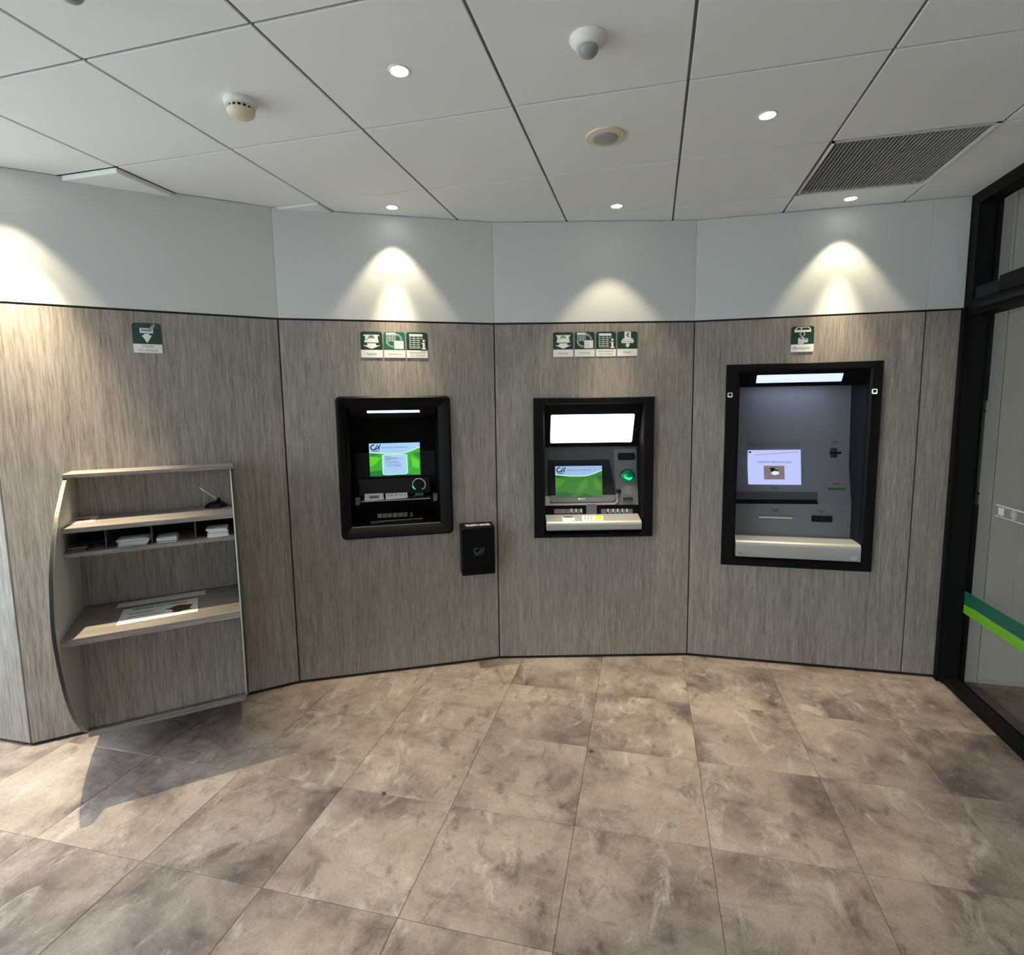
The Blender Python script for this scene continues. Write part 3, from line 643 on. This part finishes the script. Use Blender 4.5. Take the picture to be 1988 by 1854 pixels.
# keypad shelf
kp = MB().prism([(.25, .930), (.19, .926), (.10, .912), (.03, .909), (.03, .900), (.25, .900)], .38, .80, 'x'); ks = U1.b(kp, 'keypad_shelf', 'black')
fk_ = lin([(.965, -.20), (.925, -.10)])
for k in range(6):
    x0 = 733 + k * 9.9 + (0 if k else 0)
    U1.pp([(x0, 997.5 - .55 * k), (x0 + 8.6, 997 - .55 * k), (x0 + 8.6, 1005 - .55 * k), (x0, 1005.6 - .55 * k)], const(-.15), .006, 'key', 'key_grey', ks)
U1.pp([(796.5, 994), (801, 993.8), (801, 1003), (796.5, 1003.3)], const(-.15), .005, 'enter_key', 'green_dim', ks)
mb = MB(); A1 = PL2.px(720, 1013, -.10); B1 = PL2.px(820, 1006, -.10); stroke(mb, [A1, B1], .003, lambda x, y: (x, .099, y)); U1.b(mb, 'shelf_edge', 'chrome', ks)
mb = MB(); A1 = PL2.px(720, 1016.5, -.06); B1 = PL2.px(735, 1015.5, -.06); stroke(mb, [(A1[0], A1[1]), B1], .007, lambda x, y: (x, .059, y)); U1.b(mb, 'maker_plate', 'grey_plastic', ks)
mb = MB(); A1 = PL2.px(684, 1025, -.004); B1 = PL2.px(855, 1012, -.004); stroke(mb, [(A1[0], .9065), (B1[0] - .005, .9065)], .003, lambda x, y: (x, -.001, y)); U1.b(mb, 'frame_lip', 'silver')
# ---------------- machine 2: square frame, lit white panel
U2 = Unit('cash_machine', PL3, .228, .954, .788, 'black square-framed cash machine with a glowing white panel and silver tray', 'cash machine')
o2 = (.228, .954, .788, 1.641); i2 = (.295, .888, .815, 1.60)
R4 = lambda r4, w: [(r4[0], -w, r4[2]), (r4[1], -w, r4[2]), (r4[1], -w, r4[3]), (r4[0], -w, r4[3])]
U2.b(MB().loft([R4(o2, .0005), R4(o2, .028), R4(ins(o2, .004), .032), R4(ins(i2, -.008), .032), R4(i2, .022), R4(i2, -.03)]), 'frame', 'black')
U2.b(MB().loft([R4(i2, -.03), R4(i2, -.16)], False, True), 'recess', 'black')
f_top = lin([(1.60, .0), (1.345, -.105)])
U2.b(MB().prism([(-.0, 1.598), (.105, 1.338), (.155, 1.338), (.155, 1.598)], .297, .886, 'x'), 'lamp_housing', 'black')
U2.rr(1069, 804.5, 1229, 859, .008, f_top, .004, 'lit_panel', 'panel_white')
f2 = lin([(1.335, -.114), (.945, -.053)])
U2.b(MB().prism([(-f2(1.335), 1.335), (-f2(.945), .945), (.155, .945), (.155, 1.335)], .297, .886, 'x'), 'fascia', 'grey_mid')
U2.pp([(1191, 872), (1234, 870), (1239, 985), (1197, 986)], f2, .004, 'reader_panel', 'grey_plastic')
bz = U2.pp([(1064, 894), (1182, 892), (1196, 966), (1191, 974), (1070, 976), (1064, 970)], f2, .010, 'screen_bezel', 'charcoal', bevel=.002)
U2.pp([(1058, 963), (1066, 963), (1068, 977), (1193, 975), (1196.5, 969), (1196, 958), (1199, 958), (1199, 974), (1194, 979), (1058, 981)], f2, .012, 'bezel_edge', 'silver', bz)
U2.pp([(1067, 962), (1195, 960), (1195, 968), (1190, 973.5), (1071, 975), (1067, 970)], f2, .0115, 'bezel_lower', 'grey_panel', bz)
mb = MB(); q_ = PL3.pxs(1128, 968, f2); fm = U2.map(q_[0], q_[1], f2, .0125); poly(mb, arc(-.012, 0, .008, .007, 0, 360, 14)[:-1], fm); put_text(mb, 'NCR', .026, lambda x, y: fm(x + .012, y), .03); U2.b(mb, 'maker_mark', 'sign_white', bz)
screen_bank(U2, [(1076, 905), (1166, 903.5), (1171, 964), (1080, 964.5)], f2, .0125, 'scr2', False)
U2.rr(1199, 879, 1232, 893, .012, f2, .006, 'camera_window', 'black_gloss')
rd = U2.rr(1210, 936, 1232, 972, .004, f2, .008, 'reader_plate', 'grey_plastic'); U2.rr(1213.5, 943, 1224, 961, .002, f2, .010, 'reader_label', 'grey_panel', rd); U2.rr(1209, 965, 1228, 971, .008, f2, .012, 'slot', 'black_gloss', rd)
rg = ring(U2, 1217.5, 924.5, 14.2, f2, .005, 'card_reader_collar', 'charcoal', None, .006)
ring(U2, 1217.5, 924.5, 12.4, f2, .004, 'card_reader_dome', 'led_green_lens', None, solid=True)
uu2, zz2 = PL3.pxs(1217.5, 926, f2); mb = MB(); fm = U2.map(uu2, zz2, const(f2(zz2)), .0215); poly(mb, [(-.030, .004), (-.012, .006), (.006, -.002), (.030, .002), (.022, -.012), (.008, -.018), (-.012, -.010)], fm); poly(mb, [(-.024, .016), (-.006, .017), (-.008, .013), (-.022, .011)], fm); U2.b(mb, 'reader_light', 'led_green')
ring(U2, 1200.5, 953, 5, f2, .004, 'headphone_socket', 'black_gloss', None, solid=True)
# keypads under the screen
def keypad(x0, x1, keys, wide):
    fwk = const(-.045)
    tr_ = U2.rr(x0, 980, x1, 1001, .012, const(-.055), .006, 'keypad_tray', 'black')
    for k, (a, b) in enumerate(keys): U2.pp([(a, 988.5), (b, 988.2), (b, 996.5), (a, 996.8)], const(-.049), .006, 'key', 'key_grey', tr_)
    for x in wide: U2.pp([(x, 987.5), (x + 1.8, 987.4), (x + 1.8, 994), (x, 994)], const(-.049), .0068, 'key_light', 'key_light', tr_)
keypad(1058, 1138, [(1076, 1099), (1100, 1108), (1110, 1116.5), (1119, 1126), (1128, 1131)], (1108.4, 1117.2, 1126.8))
keypad(1158, 1240, [(1167, 1178), (1181, 1188.5), (1191, 1197.5), (1200, 1206), (1209, 1215.5), (1218, 1228)], (1179, 1189, 1198, 1207, 1216))
U2.rr(1138, 978, 1158, 1003, .003, const(-.055), .010, 'centre_block', 'grey_plastic')
U2.b(MB().box(.297, .886, .05, .155, .90, .946), 'sill', 'black')
# silver tray
ty = [(.045, .918), (-.045, .892), (-.056, .884), (-.060, .872), (-.060, .845), (-.050, .836), (.045, .836)]
t2 = U2.b(MB().prism(ty, .300, .880, 'x'), 'tray', 'silver', bevel=.002)
ftray = lin([(.918, -.045), (.892, .045)])
# stickers on the tray top
def tray_quad(pxs, name, m, par, e=.0015):
    pts = [PL3.pxs(x, y, ftray) for x, y in pxs]; mb = MB(); poly(mb, [(u, z) for u, z in pts], lambda u, z: (u, -ftray(z) - .0002, z + e)); return U2.b(mb, name, m, par)
tray_quad([(1091, 1003), (1115, 1003), (1116.5, 1011.5), (1093, 1012.5)], 'sticker', 'paper_cream', t2); tray_quad([(1092, 1003.4), (1114, 1003.2), (1113, 1005.2), (1094, 1005.4)], 'sticker_print', 'print_black', t2, .0025)
tray_quad([(1129, 1002), (1170, 1001), (1171.5, 1010.5), (1131, 1012)], 'sticker', 'paper_cream', t2); tray_quad([(1155, 1001.6), (1168, 1001.3), (1169, 1009), (1156, 1009.4)], 'sticker_print', 'yellow', t2, .0025)
for x in (1135, 1141, 1147): tray_quad([(x, 1003), (x + 2, 1003), (x + 2.5, 1010), (x + .5, 1010)], 'sticker_print', 'print_grey', t2, .0025)
# ---------------- machine 3: tall coin machine
U3 = Unit('coin_machine', PL4, .186, 1.006, .612, 'tall black-framed coin exchange machine with grey fascia and pale blue screen', 'coin machine')
o3 = (.186, 1.006, .613, 1.820); i3 = (.262, .945, .665, 1.774)
U3.b(MB().loft([R4(o3, .0005), R4(o3, .016), R4(ins(o3, .003), .019), R4(ins(i3, -.010), .019), R4(i3, .012), R4(i3, -.03)]), 'frame', 'black')
U3.b(MB().loft([R4(i3, -.03), R4(i3, -.29)], False, True), 'recess', 'charcoal')
fcan = lin([(1.772, -.004), (1.690, -.060)])
cn3 = U3.b(MB().prism([(.004, 1.772), (.060, 1.690), (.072, 1.690), (.076, 1.702), (.285, 1.702), (.285, 1.772)], .264, .943, 'x'), 'canopy', 'black_matte')
U3.rr(1469, 726.5, 1635, 742, .004, fcan, .003, 'light_bar', 'bar_blue')
U3.b(MB().box(.40, .80, .115, .150, 1.6975, 1.7025), 'fill_strip', 'fill_blue', cn3)  # hidden strip added to throw a blue glow onto the fascia
f3 = lin([(1.70, -.265), (1.20, -.232), (.975, -.155), (.72, -.150)])
zs = [1.70, 1.20, .975, .72]
fa = U3.b(MB().prism([(-f3(z), z) for z in zs] + [(.285, .72), (.285, 1.70)], .264, .943, 'x'), 'fascia', 'grey_panel')
zt3 = PL4.pxs(1500, 873, f3)[1]; zb3 = PL4.pxs(1500, 941, f3)[1]; fs3 = lin([(zt3, f3(zt3) + .006), (zb3, f3(zb3) + .006)])
s3 = U3.pp([(1452, 874), (1554, 873), (1555, 941), (1453, 940)], fs3, .006, 'screen', 'scr3_white', back=.03)
U3.pp([(1450, 857), (1553, 856), (1554, 873), (1451, 874)], f3, .003, 'screen_hood', 'grey_plastic')
def spx(x, y, e): 
    u, z = PL4.pxs(x, y, fs3); return (u, -(fs3(z) + .006 + e), z)
mb = MB(); mb.add([spx(1482, 904, .001), spx(1522, 904, .001), spx(1523, 930.5, .001), spx(1483, 930.5, .001)], [(0, 1, 2, 3)]); pc = U3.b(mb, 'picture', 'scr3_pic', s3)
mb = MB(); mb.add([spx(x, y, .002) for x, y in ((1494, 908), (1503, 907.5), (1504, 911), (1510, 912), (1510, 915), (1496, 915))], [(0, 1, 2, 3, 4, 5)]); U3.b(mb, 'picture_slot', 'scr_ink', pc)
mb = MB(); mb.add([spx(x, y, .0025) for x, y in ((1496, 918), (1502, 914), (1511, 915), (1512, 920), (1504, 922), (1499, 921))], [(0, 1, 2, 3, 4, 5)]); U3.b(mb, 'picture_card', 'scr_white', pc)
mb = MB(); q_ = PL4.pxs(1502, 896.5, fs3); put_text(mb, 'Veuillez introduire votre carte', PL4.pxs(1536, 897, fs3)[0] - PL4.pxs(1469, 897, fs3)[0], U3.map(q_[0], q_[1], fs3, .0075), .02); U3.b(mb, 'lettering', 'scr3_text', s3)
mb = MB(); mb.add([spx(x, y, .001) for x, y in ((1453, 876), (1458, 876), (1458, 879), (1453, 879))], [(0, 1, 2, 3)]); U3.b(mb, 'logo', 'scr_ink', s3)
mb = MB(); mb.add([spx(x, y, .001) for x, y in ((1464, 882.6), (1548, 877), (1548, 877.8), (1464, 883.4))], [(0, 1, 2, 3)]); U3.b(mb, 'rule', 'scr3_text', s3)
# coin/card slots
sl_ = U3.rr(1612, 870, 1624, 888, .002, f3, .005, 'card_slot', 'black_gloss'); U3.rr(1610, 877, 1633, 881, .002, f3, .006, 'slot_lips', 'black', sl_)
U3.pp([(1607, 946.5), (1639, 946.5), (1642.5, 949), (1639, 951.5), (1607, 951.5)], f3, .004, 'note_slot', 'green_dim')
# receipt trough
U3.pp([(1425, 954), (1587, 955), (1588, 978), (1424, 977)], f3, .002, 'trough', 'grey_mid'); U3.pp([(1425, 969), (1585, 970), (1588, 978.5), (1424, 977.5)], f3, .004, 'trough_slot', 'black')
pr_ = U3.rr(1471, 998, 1539, 1009, .002, f3, .003, 'receipt_slot', 'grey_plastic'); U3.rr(1473, 1003.5, 1538, 1006, .001, f3, .0045, 'slot_edge', 'cream_plastic', pr_)
U3.rr(1575, 1001, 1615, 1013, .003, f3, .008, 'coin_cup', 'black_gloss')
mb = MB()
for x, y, ww in ((1621, 857.5, 15), (1621, 861.5, 5), (1623, 939, 14), (1504, 947.5, 14), (1506, 989, 16), (1506, 992.5, 11), (1594, 992, 14), (1594, 995.5, 6)):
    A1 = PL4.pxs(x - ww / 2, y, f3); B1 = PL4.pxs(x + ww / 2, y, f3); stroke(mb, [A1, B1], .0045, lambda u, z: (u, -(f3(z) + .0012), z))
U3.b(mb, 'slot_captions', 'print_black')
# silver bottom lip
lt = U3.b(MB().prism([(.155, .772), (-.005, .772), (-.020, .768), (-.030, .756), (-.032, .742), (-.032, .674), (.155, .674)], .265, .943, 'x'), 'tray', 'silver', smooth=True)
mb = MB(); stroke(mb, [(.895, .700), (.920, .700), (.920, .688), (.895, .688)], .004, lambda u, z: (u, -.0330, z), True); U3.b(mb, 'card_mark', 'sign_white', lt)
mb = MB(); poly(mb, rrect(.282, .300, .686, .700, .003), lambda u, z: (u, -.0328, z)); put_text(mb, 'HESS', .036, lambda x, y: (.325 + x, -.0328, .691 + y), .02); U3.b(mb, 'maker_mark', 'print_grey', lt)
for x, y in ((1417, 767), (1697, 760)):
    u, z = PL4.px(x, y, .02); kb = U3.b(MB().prism(rrect(u - .014, u + .014, z - .014, z + .014, .006), -.019, -.028, 'y'), 'clear_button', 'chrome'); U3.b(MB().prism(rrect(u - .008, u + .008, z - .006, z + .010, .003), -.028, -.0295, 'y'), 'button_cap', 'charcoal', kb)
# ---------------- ticket bin
UB = Unit('ticket_bin', PL2, .958, 1.158, .585, 'slim black wall bin for used tickets with a small logo', 'bin')
bd = UB.b(MB().prism([(-.0005, .592), (-.096, .592), (-.100, .600), (-.100, .876), (-.094, .884), (-.0005, .893)], .958, 1.155, 'x'), 'body', 'black', bevel=.002)
UB.b(MB().box(.966, 1.147, -.1015, -.0995, .602, .868), 'front_panel', 'black_matte')
mb = MB(); logo_ca(mb, .062, lambda x, y: (1.058 + x, -.1022, .738 + y), .10); UB.b(mb, 'logo', 'logo_teal')
mb = MB(); put_text(mb, 'TICKETS USAGÉS', .150, lambda x, y: (1.060 + x, -.055 + y * 2.4, .8940 - (.055 - y * 2.4) * .0963), .035); UB.b(mb, 'lettering', 'sign_white')
# ================================================================== WRITING DESK
UD = Unit('writing_desk', PL1, .262, .937, .0, 'wall-mounted writing desk with curved sides, shelves and pigeonholes', 'desk')
UD.e.location.z = 0
DL, DR, TH = .262, .935, .014
prof = [(.012, 1.298), (.178, 1.298), (.235, 1.262), (.305, 1.212), (.378, 1.158), (.462, 1.068), (.535, .958), (.573, .845), (.592, .728), (.572, .592), (.520, .432), (.428, .284), (.31, .168), (.22, .117), (.012, .117)]
# smooth the front curve
def crom(p, n=4):
    o = []
    for i in range(len(p) - 1):
        p0, p1, p2, p3 = p[max(i - 1, 0)], p[i], p[i + 1], p[min(i + 2, len(p) - 1)]
        for k in range(n):
            t = k / n; o.append(tuple(.5 * (2 * b + (c - a) * t + (2 * a - 5 * b + 4 * c - d_) * t * t + (3 * b - a - 3 * c + d_) * t ** 3) for a, b, c, d_ in zip(p0, p1, p2, p3)))
    return o + [p[-1]]
front = crom(prof[1:-1]); sp = [(-w, z) for w, z in [(.0005, 1.298)] + front + [(.0005, .117)]]
for a, b in ((DL, DL + TH), (DR - TH, DR)):
    s_ = UD.b(MB().prism(sp, a, b, 'x'), 'side_panel', 'desk_side', bevel=.0006, seg=1)
    eb = MB(); n = len(front)
    a2, b2 = (a - .0004, b - .001) if a == DL else (b - .0095, b + .0004)
    eb.loft([[(a2, -w - .0008, z), (b2, -w - .0008, z), (b2, -w + .0012, z), (a2, -w + .0012, z)] for w, z in front], True, True)
    UD.b(eb, 'edge_band', 'edge_black', s_)
UD.b(MB().box(DL - .003, DR + .004, -.188, -.0005, 1.299, 1.316), 'top_board', 'laminate_flat', bevel=.001)
UD.b(MB().box(DL + TH, DR - TH, -.045, -.0005, 1.101, 1.298), 'back_panel', 'laminate'); UD.b(MB().box(DL + TH, DR - TH, -.100, -.0005, .16, 1.080), 'back_panel', 'laminate')
UD.b(MB().box(DL + TH, DR - TH, -.362, -.0005, 1.080, 1.101), 'upper_shelf', 'laminate_flat', bevel=.001)
UD.b(MB().box(DL + TH, DR - TH, -.372, -.100, .976, .994), 'lower_shelf', 'laminate_flat', bevel=.001)
UD.b(MB().box(DL + TH, DR - TH, -.548, -.100, .650, .678), 'worktop', 'laminate_flat', bevel=.001)
UD.b(MB().box(DL + TH, DR - TH, -.262, -.248, .150, .650), 'front_panel', 'laminate')
UD.b(MB().box(DL + TH, DR - TH, -.285, -.0005, .119, .148), 'bottom_board', 'laminate_flat', bevel=.001)
for x, y in ((206.5, 1045), (295, 1035), (379, 1026)):
    u, z = PL1.px(x, y, .33); UD.b(MB().box(u - .002, u + .002, -.345, -.104, .994, 1.080), 'divider', 'grey_mid')
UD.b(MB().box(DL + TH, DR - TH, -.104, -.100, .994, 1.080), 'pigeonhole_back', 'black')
# ---- things on the desk
def onz(x, y, z):
    d_ = ray(x, y); t = (z - CAMZ) / d_.z; q2 = Vector((d_.x, d_.y)) * t; return ((q2 - P_Z).dot(PL1.u), (q2 - P_Z).dot(PL1.n))
def flat(name, pxs, z, m, label, cat, th=.0006, group=None, off0=None):
    pts = [onz(x, y, z) for x, y in pxs]; cu = sum(p[0] for p in pts) / len(pts); cw_ = sum(p[1] for p in pts) / len(pts)
    e = empty(name, PL1.pt(cu, cw_, z), PL1.ang)
    o = MB().prism([(u - cu, -(w - cw_)) for u, w in pts], .0002, th, 'z').build('sheet', m, e); tag(e, label, cat, group)
    def mp(x, y, dz=.0004):
        u, w = onz(x, y, z); return (u - cu, -(w - cw_), th + dz)
    return e, mp
ZS, ZW = 1.101, .678
# leaflet with red print
e, mp = flat('leaflet', [(126, 1019.5), (146, 1005), (193, 1000.5), (182, 1013)], ZS, 'paper_cream', 'small cream leaflet with red print on the upper shelf', 'leaflet')
mb = MB(); mb.add([mp(*q_) for q_ in ((141, 1012), (150, 1007.5), (176, 1005.5), (173, 1009), (158, 1011.5))], [(0, 1, 2, 3, 4)]); mb.build('print', 'print_red', e)
# notice on the worktop
e, mp = flat('notice_sheet', [(225, 1214.5), (240, 1184), (384, 1160.5), (384, 1187)], ZW, 'paper', 'printed white notice lying on the worktop', 'notice')
def mline(x0, y0, x1, y1, h_): return [mp(x0, y0), mp(x1, y1), mp(x1 + .3 * h_ * 0, y1 - h_), mp(x0 + .45 * h_, y0 - h_)]
p0, p1 = Vector(mp(258, 1184)), Vector(mp(364, 1168)); dv = (p1 - p0); ln = dv.length; dv /= ln; pv = Vector((-dv.y, dv.x, 0)); c0 = (p0 + p1) / 2
mb = MB(); put_text(mb, 'DÉPOSEZ VOS CHÈQUES', ln, lambda x, y: tuple(c0 + dv * x + pv * y * 1.3), .03); mb.build('lettering', 'print_black', e)
mb = MB(); mb.add([mp(x, y) for x, y in ((318, 1183), (330, 1181), (345, 1175), (375, 1172.5), (368, 1180), (374, 1181.5), (360, 1184), (348, 1188), (334, 1189), (336, 1184))], [tuple(range(10))]); mb.build('print', 'print_brown', e)
mb = MB()
for (a, b, c, d_) in ((248, 1194, 300, 1186), (246, 1200, 312, 1190), (313, 1190, 320, 1189), (376, 1182.5, 379, 1182)):
    mb.add([mp(a, b), mp(c, d_), mp(c + .6, d_ - 1.2), mp(a + .6, b - 1.2)], [(0, 1, 2, 3)])
mb.build('small_print', 'print_grey', e)
# pale strip behind the notice
e, mp = flat('paper_strip', [(225, 1181), (231, 1172), (399, 1145.5), (399, 1154)], ZW, 'paper', 'narrow pale paper strip lying behind the printed notice', 'paper')
# pen on a desk base
u, w = onz(420, 984, ZS); w = max(w, .095); e = empty('desk_pen', PL1.pt(u, w, ZS), PL1.ang); tag(e, 'clear pen standing in a glossy black oval base', 'pen')
bm_ = MB(); bm_.lathe([(.001, 0), (.052, 0), (.054, .004), (.046, .016), (.030, .026), (.012, .031), (.001, .032)], (0, 0, 0), 28); bm_.v = [(x, y * .72, z) for x, y, z in bm_.v]; bm_.build('base', 'black_gloss', e, smooth=True)
MB().lathe([(.010, .028), (.009, .040), (.005, .046)], (.012, 0, 0), 14).build('socket', 'black', e, smooth=True)
MB().tube((.012, 0, .036), (-.064, .0, .100), .0036, .0036).build('barrel', 'aluminium', e, smooth=True); MB().tube((-.046, -.003, .088), (-.068, -.003, .106), .0022, .0022).build('clip', 'chrome', e)
# paper stacks in the pigeonholes
def stack(x0, x1, ybot, n, th, m, label, w0=.35, dep=.11, jit=.006):
    ua, _ = PL1.px(x0, ybot, w0); ub, _ = PL1.px(x1, ybot, w0); uc = (ua + ub) / 2
    e = empty('paper_stack', PL1.pt(uc, w0 - dep / 2, .994), PL1.ang); tag(e, label, 'paper stack', 'paper stacks in the pigeonholes')
    z = .0004
    for k in range(n):
        wd2 = (ub - ua) * random.uniform(.93, 1); a = random.uniform(-.09, .09) * (jit > .004) + random.uniform(-.02, .02); ox = random.uniform(-jit, jit); oy = random.uniform(-jit, jit)
        tk = th * random.uniform(.7, 1.2)
        o = MB().box(-wd2 / 2, wd2 / 2, -dep / 2, dep / 2, 0, tk).build('slip', m, e, bevel=.0004, seg=1); o.location = (ox, oy, z); o.rotation_euler = (random.uniform(-.006, .01), random.uniform(-.006, .006), a); z += tk * 1.05 + random.choice((.0003, .0003, .0022))
stack(129, 168, 1066, 3, .0055, 'paper_dark', 'short stack of dark folders in the pigeonhole below the red-print leaflet', jit=.003)
stack(228, 289, 1055, 9, .0028, 'paper', 'thick ruffled stack of white slips two pigeonholes from the desk pen')
stack(303, 344, 1043, 6, .0026, 'paper', 'smaller flat stack of white slips between the two thick stacks', jit=.003)
stack(402, 443, 1036, 10, .0030, 'paper', 'thick stack of white slips in the pigeonhole below the desk pen')
# ---- small debris on the floor
def on_floor(x, y):
    d_ = ray(x, y); t = -CAMZ / d_.z; return (d_.x * t, d_.y * t)
for x, y, r, lb in ((1147, 1459, .010, 'dark pebble-like speck on a floor tile joint'), (745, 1541, .009, 'small dark speck alone in the middle of a floor tile')):
    fx_, fy_ = on_floor(x, y); e = MB().lathe([(.001, 0), (r * 1.05, 0), (r, .003), (r * .4, .005), (.001, .0052)], (0, 0, 0), 9).build('floor_speck', 'print_brown'); e.location = (fx_, fy_, .0002); tag(e, lb, 'debris', 'specks on the floor')
